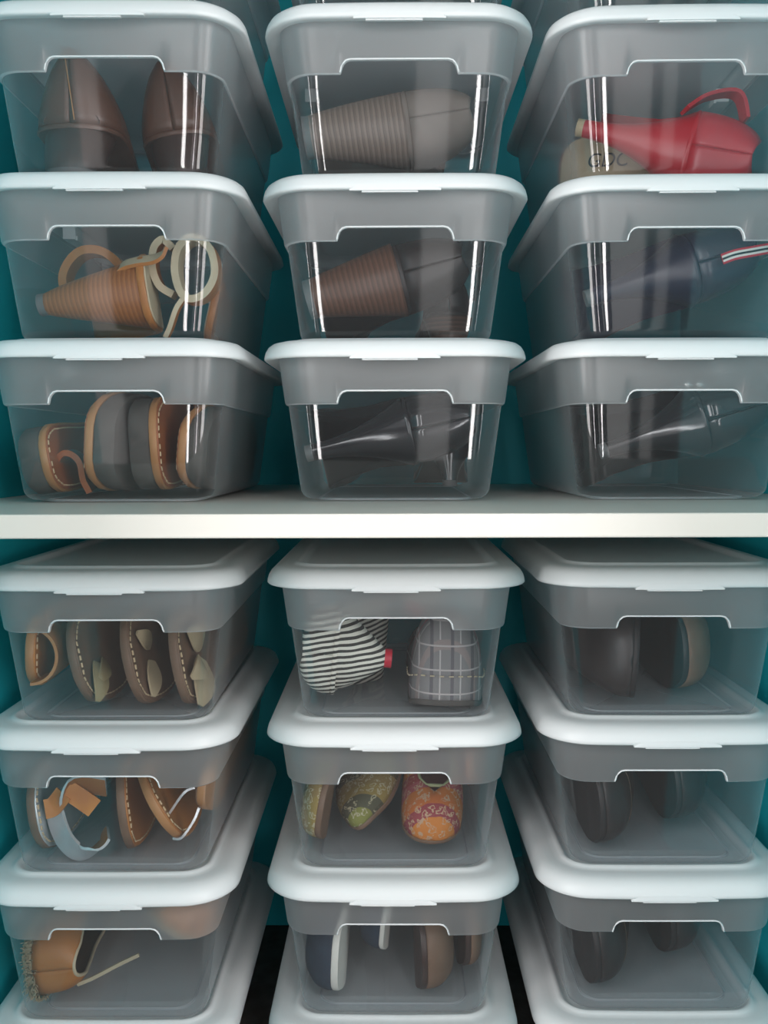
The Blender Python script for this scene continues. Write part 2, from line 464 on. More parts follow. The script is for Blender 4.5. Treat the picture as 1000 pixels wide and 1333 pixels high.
def make_box():
    root = empty('storage_box')
    # clear lower part of the tub
    mb = MB()
    rings = []
    IN = .0024
    hx, hy, r = body_dims(0)
    R = .010
    for k in range(0, 7):
        a = (math.pi / 2) * k / 6
        z = R - R * math.cos(a)
        h2x, h2y, r2 = body_dims(R)
        d = R - R * math.sin(a)
        rings.append(rring(h2x - IN - d, h2y - IN - d, max(r2 - d * .6, .006), z, FRAC, bow=.0015 * (k / 6)))
    for z in (.030, .052, .068):
        rings.append(body_ring(lambda i, x, y: z, IN))
    rings.append(body_ring(lambda i, x, y: step_z(i, x, y), IN))
    mb.rings(rings, True, True, False)
    tub = mb.build('tub', M['clear'], root, True)
    # raised foot ring under the tub
    mb = MB()
    h2x, h2y = rings[0][nF - 1][0], 0
    fr = [rring(.062, .125, .016, .0006, FRAC_L) for FRAC_L in (FR_LID,)]
    a = rring(.064, .126, .016, -.0012, FR_LID); b = rring(.0625, .1245, .0155, -.0012, FR_LID)
    c = rring(.0625, .1245, .0155, .0004, FR_LID); d = rring(.064, .126, .016, .0004, FR_LID)
    mb.rings([d, a, b, c], True)
    mb.build('foot_ring', M['edge'], tub, True, 30)
    # frosted upper band, standing proud of the clear part
    mb = MB()
    top = body_ring(lambda i, x, y: BH + .006, 0)
    mid = body_ring(lambda i, x, y: BH - .012, 0)
    lo2 = body_ring(lambda i, x, y: step_z(i, x, y) + .0022, 0)
    lo1 = body_ring(lambda i, x, y: step_z(i, x, y) + .0007, .0004)
    mb.rings([lo1, lo2, mid, top], True)
    band = mb.build('frosted_band', M['frost'], root, True)
    mb = MB()
    lo0 = body_ring(lambda i, x, y: step_z(i, x, y) - .0002, .0013)
    lom = body_ring(lambda i, x, y: step_z(i, x, y), IN)
    mb.rings([lom, lo0, lo1], True)
    mb.build('band_ledge', M['edge'], band, True)
    # bright bead round the label notch
    path = []
    for i, p in enumerate(lo1[:nF]):
        if abs(p[0]) < .0485: path.append((p[0], p[1] - .0002, p[2]))
    mb = MB(); mb.tube(path, .0007, 6)
    mb.build('label_notch_bead', M['lid'], band, True)
    # lid
    prof = [(.0125, .0020), (.0060, .0008), (.0012, .0000), (.0, .0012), (.0002, .0035), (.0012, .0072), (.0033, .0108), (.0068, .0135),
            (.0115, .0148), (.0170, .0151), (.0205, .0153), (.0222, .0163), (.0238, .0172), (.0256, .0172), (.0272, .0162),
            (.0288, .0146), (.0305, .0136), (.0325, .0134)]
    rings = []
    for d, z in prof:
        rings.append(rring(LW - d, LH - d, max(.040 - d * .75, .012), z, FR_LID, 11, bow=BOW * (1 - d / .05)))
    mb = MB(); mb.rings(rings, True, False, True)
    lid = mb.build('lid', M['lid'], root, True)
    lid.location = (0, 0, BH)
    # front grip of the lid
    def grip(name, w, z0, z1, out, taper, x0=0.0, mat=M['lid']):
        mb = MB(); rings = []
        for t in (-1, -.9, -.8, -.5, 0, .5, .8, .9, 1):
            x = x0 + t * w / 2
            k = max(0.0, 1 - abs(t) ** 6) if taper else 1
            yb = -(LH + BOW * (1 - (x / LW) ** 2))
            zz1 = z0 + (z1 - z0) * (.25 + .75 * k)
            o = out * (.2 + .8 * k)
            rings.append([(x, yb + .004, z0 + .0004), (x, yb - o * .6, z0), (x, yb - o, z0 + .0009), (x, yb - o * .8, (z0 + zz1) / 2), (x, yb - o * .2, zz1), (x, yb + .004, zz1 + .001)])
        mb.rings(rings, True, True, True)
        return mb.build(name, mat, lid, True, 50)
    grip('grip_tab', .070, -.0013, .0034, .0005, True)
    grip('catch_lip', .043, -.0026, .0, -.0014, False, -.004)
    # clips half way along the lid's long sides, hanging inside the tub
    for s in (-1, 1):
        mb = MB(); mb.box((s * .080, .005, .0055), (.012, .016, .012)); mb.box((s * .0735, .005, .0005), (.002, .014, .004))
        o = mb.build('side_clip', M['lid'], lid, False)
    return root

def copy_tree(o, parent=None):
    c = o.copy(); COL.objects.link(c); c.parent = parent
    for ch in [x for x in bpy.data.objects if x.parent == o]:
        copy_tree(ch, c)
    return c

COLX = [[-.2200, -.2209, -.2217, -.2229, -.2294, -.2329, -.2358, -.2375],
        [.0065, .0060, .0039, .0029, .0034, .0012, .0006, .0000],
        [.2305, .2313, .2333, .2321, .2282, .2275, .2271, .2268]]
COLY = [-.008, .0, .006]
ROWZ = [.3406, .2137, .0868, -.0401, -.2213, -.3482, -.4751, -.6020]
YAWS = [[0, .6, .4, -.3, .5, -.2, .3, 0], [0, .3, -.2, 0, 0, .2, -.1, 0], [0, -.5, -.4, .3, -.2, .2, .3, 0]]
stack_word = ['left', 'middle', 'right']
row_word = ['', 'top', 'second', 'third', 'fourth', 'fifth', 'sixth', 'lowest']
holding = [
    ['', 'dark brown leather heels', 'tan strappy stacked-heel sandals', 'thick-soled tan-edged sandals', 'brown sandals with pale leather leaves', 'silver and tan sandals', 'a fringed tan shoe', ''],
    ['', 'a taupe stacked-heel shoe', 'a dark brown stacked-heel shoe', 'black glossy heels', 'a striped heel and plaid shoe', 'yellow paisley and orange flats', 'navy and brown flat shoes', ''],
    ['', 'a red high heel', 'a navy heel with striped strap', 'a black high heel', 'dark and olive brown shoes', 'a round-toed charcoal shoe', 'two charcoal shoes', ''],
]
proto = make_box()
BOX = {}
for c in range(3):
    for r in range(8):
        o = proto if (c == 0 and r == 0) else copy_tree(proto)
        o.location = (COLX[c][r], COLY[c] + CYB, ROWZ[r] + .0004)
        o.rotation_euler = (0, 0, math.radians(YAWS[c][r]))
        tag(o, ('clear white-lidded box with %s, %s in the %s stack' % (holding[c][r], row_word[r], stack_word[c])) if holding[c][r] else ('lowest white lid and box at the foot of the %s stack' if r else 'box cut off by the upper picture edge, above the %s stack') % stack_word[c], 'storage box', 'lidded plastic shoe boxes')
        BOX[(r, 'LMR'[c])] = Matrix.Translation((COLX[c][r], COLY[c], ROWZ[r] + .0004))

# ------------------------------------------------------------------ shoes
ROUND = [(0, 0), (.008, .24), (.025, .42), (.06, .58), (.12, .67), (.22, .70), (.38, .69), (.52, .80), (.64, .95), (.73, 1.0), (.82, .97), (.90, .84), (.95, .66), (.98, .46), (.993, .27), (1, 0)]
POINT = [(0, 0), (.008, .26), (.025, .45), (.06, .62), (.12, .71), (.22, .74), (.38, .70), (.52, .82), (.64, .96), (.72, 1.0), (.80, .90), (.88, .68), (.94, .44), (.98, .24), (.993, .13), (1, 0)]
FULL = [(0, 0), (.006, .30), (.02, .55), (.05, .76), (.10, .88), (.20, .92), (.38, .90), (.52, .93), (.64, .98), (.73, 1.0), (.82, .98), (.90, .90), (.95, .75), (.98, .53), (.993, .30), (1, 0)]
TS = [0, .003, .01, .025, .045, .07, .10, .14, .19, .25, .31, .37, .43, .49, .54, .58, .61, .64, .67, .71, .75, .79, .83, .87, .90, .93, .955, .975, .988, .996, 1]

SHOES = []
class Shoe:
    """Shoe frame: x heel to toe, y sideways, z up; z = 0 is the ground."""
    def __init__(self, name, label, cat, box, centre, toe, up, L=.235, W=.082, shape=ROUND, heel=0.0, th=.005, bend=.006, group=None):
        self.L, self.W, self.shape, self.H, self.th, self.bend = L, W, shape, heel, th, bend
        X = Vector(toe).normalized(); Z = Vector(up); Z = (Z - X * Z.dot(X)).normalized(); Y = Z.cross(X)
        Rm = Matrix((X, Y, Z)).transposed().to_4x4()
        self.root = empty(name)
        tag(self.root, label, cat, group)
        T = Matrix.Translation(Vector(centre)) @ Rm @ Matrix.Translation((-L / 2, 0, 0))
        self.root.matrix_world = BOX[box] @ T
        self.boxm = BOX[box]; self.root['box_space'] = ''
        del self.root['box_space']
        SHOES.append((self.root, box))
    def hw(self, t): return interp(self.shape, t) * self.W / 2
    def cy(self, t): return self.bend * math.sin(math.pi * min(1, max(0, (t - .15) / .85)))
    def zt(self, t): return self.th + self.H * (1 - sstep(.16, .66, t)) + (.006 * sstep(.85, 1, t) if self.H == 0 else 0)
    def zb(self, t): return self.zt(t) - self.th
    def side(self, t, s, inset=0.0, z=None):
        return Vector((t * self.L, self.cy(t) + s * max(0, self.hw(t) - inset), self.zt(t) if z is None else z))
    def outline(self, inset, zf):
        L = [self.side(t, 1, inset, zf(t)) for t in TS]
        Rr = [self.side(t, -1, inset, zf(t)) for t in reversed(TS[1:-1])]
        # pull the end points in as well
        for p in L + Rr:
            p.x = min(max(p.x, inset), self.L - inset)
        return L + Rr
    def _cap(self, mb, base, flip):
        n = len(TS); m = 2 * n - 2
        for i in range(n - 1):
            a, b = base + i, base + i + 1
            c = base + (m - i - 1) if i + 1 < n - 1 else base + i + 1
            d = base + (m - i) if i > 0 else base
            q = []
            for k in (a, b, c, d):
                if k not in q: q.append(k)
            if len(q) > 2: mb.f.append(tuple(q[::-1] if flip else q))
    def sole(self, mat, name='sole', z0=None, z1=None, grow=0.0, r=.0012, parent=None):
        z0 = z0 or self.zb; z1 = z1 or self.zt
        mb = MB()
        rings = [self.outline(r - grow, z0), self.outline(-grow, lambda t: z0(t) + r), self.outline(-grow, lambda t: z1(t) - r), self.outline(r - grow, z1)]
        mb.rings(rings, True)
        n = len(rings[0])
        self._cap(mb, 0, True); self._cap(mb, 3 * n, False)
        return mb.build(name, mat, parent or self.root, True, 40)
    def platform(self, mat, thick, name='platform', grow=-.001):
        return self.sole(mat, name, lambda t: self.zb(t) - thick, self.zb, grow, .002)
    def upper(self, mat, lining=None, hs=((0, .052), (.1, .056), (.3, .047), (.5, .052), (.62, .050), (.75, .042), (.88, .032), (.96, .024), (1, .010)),
              ph=((0, 66), (.12, 58), (.35, 52), (.5, 60), (.58, 76), (.63, 90), (1, 90)), bulge=.0, name='upper', thick=.0022, trim=None, power=.8, t0=0.0):
        mb = MB(); nj = 9; rows = []
        ts = [t for t in TS if t >= t0]
        for t in ts:
            h = interp(hs, t) * (max(0.0, 1 - ((t - .86) / .14) ** 2) ** .5 if t > .86 else 1.0); pm = math.radians(interp(ph, t)); w = max(self.hw(t) - .0015 + bulge * math.sin(math.pi * min(1, t * 1.2)), .0002)
            row = []
            for s in (1, -1):
                half = []
                for j in range(nj + 1):
                    a = pm * j / nj
                    c_, s_ = math.cos(a) ** power, math.sin(a) ** power
                    half.append(Vector((min(max(t * self.L, .0015), self.L - .0015), self.cy(t) + s * w * c_ if a < math.pi / 2 - 1e-6 else self.cy(t), self.zt(t) + h * s_)))
                row.append(half)
            rows.append(row)
        for s in (0, 1):
            b = len(mb.v)
            for row in rows: mb.v += [tuple(p) for p in row[s]]
            m = nj + 1
            for i in range(len(rows) - 1):
                for j in range(nj):
                    q = (b + i * m + j, b + (i + 1) * m + j, b + (i + 1) * m + j + 1, b + i * m + j + 1)
                    mb.f.append(q if s == 0 else q[::-1])
        mats = [mat, lining or mat]
        o = mesh_obj(name, mb.v, mb.f, None, self.root, True, mats)
        import bmesh
        bm = bmesh.new(); bm.from_mesh(o.data)
        bmesh.ops.remove_doubles(bm, verts=bm.verts, dist=.00012)
        bmesh.ops.recalc_face_normals(bm, faces=bm.faces)
        bm.to_mesh(o.data); bm.free()
        sm = o.modifiers.new('thickness', 'SOLIDIFY'); sm.thickness = thick; sm.offset = -1 if False else 0
        sm.material_offset = 1; sm.material_offset_rim = 0
        self.topline = [r[0][-1] for r, t in zip(rows, ts) if interp(ph, t) < 89] , [r[1][-1] for r, t in zip(rows, ts) if interp(ph, t) < 89]
        if trim:
            Lp, Rp = self.topline
            mb = MB(); mb.tube(Lp + Rp[::-1], .0016, 6, closed=True)
            mb.build('topline_trim', trim, o, True)
        return o
    def insole(self, mat, inset=.003):
        return self.sole(mat, 'insole', lambda t: self.zt(t) - .0005, lambda t: self.zt(t) + .0012, -inset, .0004)
    def stitches(self, mat, inset=.004, lift=.0006, zf=None, step=.006, t0=0, t1=1, parent=None, name='stitching', w=.0011):
        zf = zf or self.zt
        pts = self.outline(inset, lambda t: zf(t) + lift)
        pts.append(pts[0])
        mb = MB(); acc = 0; 
        # walk the outline laying short dashes
        for a, b in zip(pts, pts[1:]):
            d = (b - a).length
            if d < 1e-6: continue
            u = (b - a) / d; s = 0.0
            while acc + (d - s) >= step:
                s += step - acc; acc = 0
                p = a + u * s
                if t0 <= p.x / self.L <= t1:
                    mb.box(p, (.0038, w, w), u.to_track_quat('X', 'Z').to_matrix())
            acc += d - s
        return mb.build(name, mat, parent or self.root, False)
    def strap(self, mat, t, width, h, name='strap', lining=None, dt=0.0, thick=.002, over=1.0, a0=0, a1=180, n=22):
        mb = MB(); rings = []
        for k in range(n + 1):
            a = math.radians(a0 + (a1 - a0) * k / n)
            tt = t + dt * (k / n - .5)
            w = self.hw(min(max(tt, .02), .97)) * over
            cs, sn = math.cos(a), math.sin(a)
            nrm = Vector((0, cs / max(w, .005), sn / max(h, .005))).normalized()
            p = Vector((tt * self.L, self.cy(tt) + w * cs, self.zt(tt) + h * sn))
            e = Vector((width / 2, 0, 0))
            rings.append([p - e, p + e, p + e - nrm * thick, p - e - nrm * thick])
        mb.rings(rings, True, True, True)
        o = mesh_obj(name, mb.v, mb.f, None, self.root, True, [mat, lining or mat])
        # inner face gets the lining
        idx = []
        for i in range(len(mb.f)):
            idx.append(1 if (i % 4 == 2 and i < 4 * n) else 0)
        o.data.polygons.foreach_set('material_index', idx)
        sharp(o, 40)
        return o
    def heel_cone(self, mat, tip_mat, tip_r, seat_r, tx=.045, flare=2.2, name='heel', squash=1.0, tiph=.006):
        # heel block lofted from the ground up to the heel seat
        mb = MB(); rings = []; n = 18
        top = self.H
        for k in range(13):
            u = k / 12
            z = tiph + (top - tiph) * u
            f = u ** flare
            r = tip_r + (seat_r - tip_r) * f
            cx = (tx * self.L) * (1 - u ** 1.5) + (seat_r * .98 + .001) * u ** 1.5
            rings.append([(cx + r * math.cos(2 * math.pi * i / n) * (1.0 if math.cos(2 * math.pi * i / n) < 0 else .85), self.cy(.05) + squash * r * math.sin(2 * math.pi * i / n), z) for i in range(n)])
        mb.rings(rings, True, True, True)
        hl = mb.build(name, mat, self.root, True, 50)
        mb = MB()
        b = rings[0]
        mb.rings([[(p[0], p[1], 0) for p in b], [(p[0], p[1], tiph) for p in b]], True, True, True)
        mb.build('heel_tip', tip_mat, hl, True, 40)
        return hl
    def band(self, pts, wdir, width, mats, thick=.0022, name='strap', closed=False, lining=None):
        """Flat band along points given in the box's own space, wdir being across the band."""
        Mi = self.root.matrix_world.inverted() @ self.boxm
        P = [Vector(p) for p in pts]
        # smooth the path
        def cr(a, b, c, d, u): return .5 * ((2 * b) + (c - a) * u + (2 * a - 5 * b + 4 * c - d) * u * u + (3 * b - a - 3 * c + d) * u ** 3)
        Q = []
        n = len(P); rng = range(n if closed else n - 1)
        for i in rng:
            a = P[(i - 1) % n] if (closed or i > 0) else P[0]; b = P[i]; c = P[(i + 1) % n]
            d = P[(i + 2) % n] if (closed or i + 2 < n) else P[-1]
            for k in range(6): Q.append(cr(a, b, c, d, k / 6))
        if not closed: Q.append(P[-1])
        w = Vector(wdir).normalized(); ns = len(mats)
        mb = MB(); rings = []
        m = len(Q)
        for i, p in enumerate(Q):
            t = (Q[(i + 1) % m] if (closed or i < m - 1) else p) - (Q[i - 1] if (closed or i > 0) else p)
            t.normalize()
            w2 = (w - t * w.dot(t)).normalized(); nr = t.cross(w2).normalized()
            ring = [p + w2 * width * (k / ns - .5) for k in range(ns + 1)]
            ring += [p + w2 * width * (k / ns - .5) + nr * thick for k in range(ns, -1, -1)]
            rings.append([Mi @ v for v in ring])
        if closed: rings.append(rings[0])
        mb.rings(rings, True, not closed, not closed)
        o = mesh_obj(name, mb.v, mb.f, None, self.root, True, list(mats) + [lining or mats[0]])
        q = 2 * ns + 2; idx = []
        for f in range(len(mb.f)):
            k = f % q
            if f >= q * (len(rings) - 1): idx.append(0)
            elif k < ns: idx.append(k)
            elif ns < k < 2 * ns + 1: idx.append(ns if lining else (2 * ns - k))
            else: idx.append(0)
        o.data.polygons.foreach_set('material_index', idx)
        sharp(o, 45)
        return o
    def seam(self, mat, t, h, r=.0007, a0=0, a1=180, name='seam'):
        mb = MB(); path = []
        for k in range(19):
            a = math.radians(a0 + (a1 - a0) * k / 18)
            c_, s_ = abs(math.cos(a)) ** .8 * (1 if math.cos(a) >= 0 else -1), math.sin(a) ** .8
            path.append((t * self.L, self.cy(t) + (self.hw(t) + .0008) * c_, self.zt(t) + h * s_ + .0006))
        mb.tube(path, r, 5); return mb.build(name, mat, self.root, True)

HS_PUMP = ((0, .050), (.06, .056), (.14, .054), (.3, .040), (.5, .040), (.62, .046), (.75, .040), (.88, .030), (.96, .020), (1, .008))
HS_FLATLOW = ((0, .030), (.1, .034), (.3, .028), (.5, .028), (.62, .032), (.75, .030), (.88, .026), (.96, .018), (1, .008))
PH_PUMP = ((0, 74), (.10, 62), (.25, 54), (.5, 58), (.66, 72), (.72, 90), (1, 90))

def pump(name, label, box, centre, toe, up, mat, heelmat, H, tip_r, seat_r, flare, lining, L=.20, W=.078, tip=None, group=None, sole=None, squash=1.0, shape=POINT, hs=HS_PUMP, ph=PH_PUMP, power=.8):
    s = Shoe(name, label, 'shoe', box, centre, toe, up, L, W, shape, H, .004, .004, group)
    s.sole(sole or mat)
    s.upper(mat, lining, hs, ph, power=power)
    s.insole(lining)
    s.heel_cone(heelmat, tip or M['dkgrey'], tip_r, seat_r, .05, flare, squash=squash)
    return s

YT, YN = (0, 1, 0), (0, -1, 0)     # toe towards the back of the box / towards the viewer
# a shoe on its side at the front of a box: back of the heel at y0, heel tip at x0
def side_centre(x0, y0, z, L): return (x0, y0 + L / 2, z)

# ---- top row
HS_TALL = ((0, .058), (.06, .060), (.14, .054), (.3, .040), (.5, .040), (.62, .046), (.75, .040), (.88, .030), (.96, .020), (1, .008))
PH_TALL = ((0, 86), (.05, 80), (.12, 68), (.25, 56), (.5, 58), (.66, 72), (.72, 90), (1, 90))
s = pump('high_heel_shoe', 'dark brown leather heel standing upright, its back seam facing out', (1, 'L'), (-.0345, .041 + .115, .003), YT, (0, 0, 1), M['brown'], M['darkbrown'], .040, .023, .028, 1.0, M['darkbrown'], L=.23, W=.078, shape=FULL, hs=HS_TALL, ph=PH_TALL, power=1.15)
mb = MB(); mb.tube([(-.0002, -.004 + .0008 * k, .046 + .050 * k / 8) for k in range(9)], .0005, 5); mb.build('back_seam', M['tan_edge'], s.root)
s.seam(M['darkbrown'], .02, .010)
s = pump('high_heel_shoe', 'dark brown leather heel leaning behind its upright mate', (1, 'L'), (.0445, .075 + .105, .007), (-.03, 1, .0), (-.16, 0, 1), M['brown'], M['darkbrown'], .042, .020, .025, 1.0, M['taupe'], L=.21, W=.070, shape=FULL, hs=HS_TALL, ph=PH_TALL, power=1.1)

s = pump('stacked_heel_shoe', 'taupe suede shoe on its side with a stacked heel pointing left', (1, 'M'), side_centre(-.074, .040, .039, .21), (.02, 1, 0), (1, 0, .14), M['taupe'], M['stack_grey'], .082, .017, .031, 1.0, M['taupe'], L=.21, W=.084)
s = pump('stacked_heel_shoe', 'taupe and brown shoe lying at the back behind the taupe stacked heel', (1, 'M'), (.010, .235, .062), (.0, -1, 0), (.25, 0, 1), M['taupe'], M['stack_brown'], .02, .017, .024, 1.0, M['brown'], L=.15, W=.066, hs=HS_FLATLOW)

s = pump('high_heel_shoe', 'red leather high heel on its side with the heel pointing left', (1, 'R'), (-.046, .178, .064), (.28, .96, 0), (.92, -.27, -.26), M['red'], M['red'], .094, .0075, .037, 2.1, M['red'], L=.19, W=.098, tip=M['beige'])
s.band([(.014, .066, .066), (.032, .068, .077), (.056, .068, .079), (.062, .066, .058)], (0, 1, 0), .016, [M['red']], .003, 'topline_loop', False, M['red'])
s = pump('high_heel_shoe', 'second red high heel showing its beige inked sole under the first', (1, 'R'), (-.022, .128, .034), (-1, .0, -.04), (.0, 1, .12), M['red'], M['red'], .004, .010, .016, 2.0, M['red'], L=.114, W=.062, sole=M['beige'], shape=FULL, hs=HS_FLATLOW)
tx = bpy.data.curves.new('handwriting', 'FONT'); tx.body = 'GDC'; tx.size = .017; tx.shear = .25; tx.extrude = .0001; tx.align_x = 'CENTER'; tx.align_y = 'CENTER'
tmp = bpy.data.objects.new('handwriting_curve', tx); COL.objects.link(tmp)
me = bpy.data.meshes.new_from_object(tmp.evaluated_get(bpy.context.evaluated_depsgraph_get()))
bpy.data.objects.remove(tmp); bpy.data.curves.remove(tx)
me.materials.clear(); me.materials.append(M['ink'])
to = bpy.data.objects.new('handwriting', me); COL.objects.link(to); to.parent = s.root
to.matrix_local = Matrix.Translation((.63 * s.L, s.cy(.63) + .008, -.0008)) @ Matrix(((-1, 0, 0), (0, 1, 0), (0, 0, -1))).to_4x4()

# ---- second row
s = Shoe('strappy_sandal', 'tan sandal on its side with a wide stacked wood heel pointing left', 'sandal', (2, 'L'), side_centre(-.062, .038, .0315, .21), (.02, 1, 0), (1, 0, .14), .21, .070, FULL, .084, .006)
s.sole(M['tan']); s.insole(M['cream'])
s.heel_cone(M['stack_tan'], M['dkgrey'], .009, .029, .05, .9)
s.band([(-.030, .10, .036), (-.052, .10, .048), (-.056, .10, .064), (-.044, .10, .080), (-.026, .10, .080), (-.012, .10, .066), (-.014, .10, .048)], (0, 1, 0), .020, [M['tan']], .007, 'ankle_loop', True, M['cream'])
s.band([(-.004, .050, .046), (.004, .048, .060), (.016, .046, .064), (.030, .046, .066), (.038, .046, .070), (.042, .046, .076)], (0, .8, .6), .013, [M['tan']], .003, 'front_strap', False, M['cream'])
s = Shoe('strappy_sandal', 'tan sandal with looped cream-lined straps at the right of its box', 'sandal', (2, 'L'), (.061, .190, .036), (-.1, 1, .02), (-1, 0, .25), .19, .062, FULL, .0, .006)
s.sole(M['tan']); s.insole(M['cream'])
s.band([(.046, .060, .080), (.036, .060, .088), (.026, .060, .080), (.024, .060, .062), (.030, .060, .046), (.042, .060, .038)], (0, 1, 0), .014, [M['cream']], .006, 'cream_loop', False, M['tan'])
s.band([(.056, .056, .040), (.050, .056, .056), (.052, .056, .074), (.062, .056, .082), (.073, .056, .074), (.076, .056, .056), (.068, .056, .042)], (0, 1, 0), .020, [M['cream']], .006, 'tan_loop', True, M['tan'])
s.band([(.054, .052, .042), (.046, .050, .030), (.040, .050, .014), (.036, .050, .006)], (0, 1, .2), .010, [M['cream']], .004, 'thin_strap', False, M['tan'])

s = pump('stacked_heel_shoe', 'dark brown shoe on its side with a dark stacked heel pointing left', (2, 'M'), side_centre(-.071, .040, .036, .21), (.02, 1, 0), (1, 0, .26), M['charcoal'], M['stack_brown'], .078, .016, .031, 1.0, M['darkbrown'], L=.21, W=.080)
s = pump('stacked_heel_shoe', 'mate of the dark brown stacked heel, standing further back', (2, 'M'), (.050, .225, .008), (.0, 1, 0), (0, 0, 1), M['charcoal'], M['stack_brown'], .03, .016, .024, 1.0, M['darkbrown'], L=.15, W=.060, hs=HS_FLATLOW)

s = pump('high_heel_shoe', 'navy leather high heel with a red and white striped ankle strap', (2, 'R'), side_centre(-.070, .045, .038, .21), (.02, 1, 0), (1, 0, .30), M['navy'], M['navy'], .090, .007, .032, 2.0, M['navy'], L=.21, W=.084)
s.band([(.034, .036, .066), (.045, .038, .070), (.060, .040, .073), (.074, .044, .076), (.083, .052, .078)], (.1, 0, 1), .0085, [M['redrubber'], M['white'], M['black'], M['white'], M['redrubber']], .0012, 'striped_strap')

# ---- third row
GS = 'thick-soled tan sandals on edge'
def thick_sandal(label, centre, toe, up, W, L=.235, strap=0.0):
    s = Shoe('platform_sandal', label, 'sandal', (3, 'L'), centre, toe, up, L, W, FULL, 0, .006, .003, GS)
    s.sole(M['tan_edge'], 'midsole'); s.platform(M['greysole'], .017)
    ins = s.insole(M['chestnut'], .002)
    s.stitches(M['thread'], .0048, .0014, parent=ins)
    if strap: s.strap(M['chestnut'], .60, .030, strap, 'strap', M['darkbrown'], .0, .003)
    return s
s = thick_sandal('thick-soled tan sandal leaning at the left end of its box', (-.059, .146, .034), YT, (1, -.04, .16), .064)
s.band([(-.052, .060, .030), (-.044, .056, .036), (-.036, .056, .030), (-.034, .058, .016), (-.030, .060, .006)], (0, 1, 0), .018, [M['chestnut']], .005, 'heel_strap', False, M['darkbrown'])
thick_sandal('thick-soled sandal second from left, tan edge facing left', (-.012, .150, .046), YN, (-1, .02, .06), .086, strap=.014)
thick_sandal('thick-soled sandal third from left, tan edge facing right', (.028, .150, .046), YT, (1, -.02, .05), .086, strap=.014)
thick_sandal('thick-soled sandal at the right end of its box, tan edge facing left', (.061, .160, .041), YN, (-1, .0, .10), .074)

s = pump('high_heel_shoe', 'black glossy high heel on its side, highlight along its heel', (3, 'M'), side_centre(-.072, .040, .037, .21), (.02, 1, 0), (1, 0, .22), M['black'], M['black'], .086, .007, .030, 2.0, M['blackmatte'], L=.21, W=.080)
s = pump('high_heel_shoe', 'black glossy high heel stored behind its mate, right side of box', (3, 'M'), (.052, .220, .006), (0, 1, 0), (0, 0, 1), M['black'], M['black'], .035, .007, .024, 1.6, M['blackmatte'], L=.15, W=.058)
s = pump('high_heel_shoe', 'black high heel on its side in the box at the shelf\'s right', (3, 'R'), side_centre(-.056, .040, .038, .215), (.02, 1, 0), (1, 0, .30), M['black'], M['black'], .086, .0065, .031, 2.0, M['blackmatte'], L=.215, W=.084)
for dx in (-.006, .004):
    p = s.root.matrix_world.inverted() @ s.boxm @ Vector((.018 + dx, .050, .094)); q = s.root.matrix_world.inverted() @ s.boxm @ Vector((.018 + dx, .046, .094))
    mb = MB(); mb.tube([p, q], .0025, 10); mb.build('metal_stud', M['chrome'], s.root)

# ---- fourth row
GB = 'brown sandals with pale leather straps'
def leaf_strap(s, mat, t, side, length, width, lift, tilt, name='leather_leaf'):
    mb = MB(); rings = []
    for k in range(9):
        u = k / 8
        w = width * math.sin(math.pi * (.12 + .83 * u)) * .5 + .0006
        p = Vector((t * s.L + length * (u - .1) * math.cos(tilt), s.cy(t) + side * (.006 + length * u * math.sin(tilt)), s.zt(t) + .003 + lift * math.sin(math.pi * u * .8)))
        n_ = Vector((-math.sin(tilt), side * math.cos(tilt), .25)).normalized()
        rings.append([p - n_ * w, p + n_ * w, p + n_ * w + Vector((0, 0, .0016)), p - n_ * w + Vector((0, 0, .0016))])
    mb.rings(rings, True, True, True)
    return mb.build(name, mat, s.root, True, 40)
def thin_sandal(label, box, centre, toe, up, L=.235, W=.088, top=M['mocha'], group=GB, leaves=(), edge=M['tan_edge'], th=.007, shape=ROUND):
    s = Shoe('flat_sandal', label, 'sandal', box, centre, toe, up, L, W, shape, 0, th, .004, group)
    s.sole(edge); ins = s.insole(top, .0015)
    s.stitches(M['thread'], .0055, .0014, parent=ins)
    for a in leaves: leaf_strap(s, *a)
    return s
s = thin_sandal('brown sandal with orange tan lining loop, leftmost in its box', (4, 'L'), (-.077, .165, .052), YT, (1, -.03, -.04), W=.072, top=M['orange_lining'], shape=FULL)
s.strap(M['tan_edge'], .05, .034, .023, 'heel_cup', M['orange_lining'], .0, .0025, .9)
s = thin_sandal('brown sandal second from left, with a folded pale strap on top', (4, 'L'), (-.025, .140, .047), (-.15, -1, 0), (1, -.15, .22), L=.215, W=.084, edge=M['mocha'], leaves=((M['olive'], .84, 1, .036, .016, .006, 1.0), (M['olive'], .78, 1, .030, .012, .007, .5)))
s = thin_sandal('brown stitched sandal in the middle, pale pointed leaf on its face', (4, 'L'), (.019, .140, .047), (-.15, -1, 0), (1, -.15, .20), L=.215, W=.086, edge=M['mocha'], leaves=((M['beige'], .80, 1, .032, .016, .003, 1.1), (M['beige'], .79, -1, .030, .014, .004, .6)))
s = thin_sandal('brown sandal at the right, beside the pale starfish-shaped leather', (4, 'L'), (.056, .138, .047), (-.13, -1, 0), (1, -.13, .16), L=.21, W=.086, edge=M['mocha'], leaves=((M['beige'], .74, 1, .045, .030, .005, .9), (M['beige'], .70, -1, .040, .026, .005, .5), (M['beige'], .76, 1, .040, .018, .009, .2)))

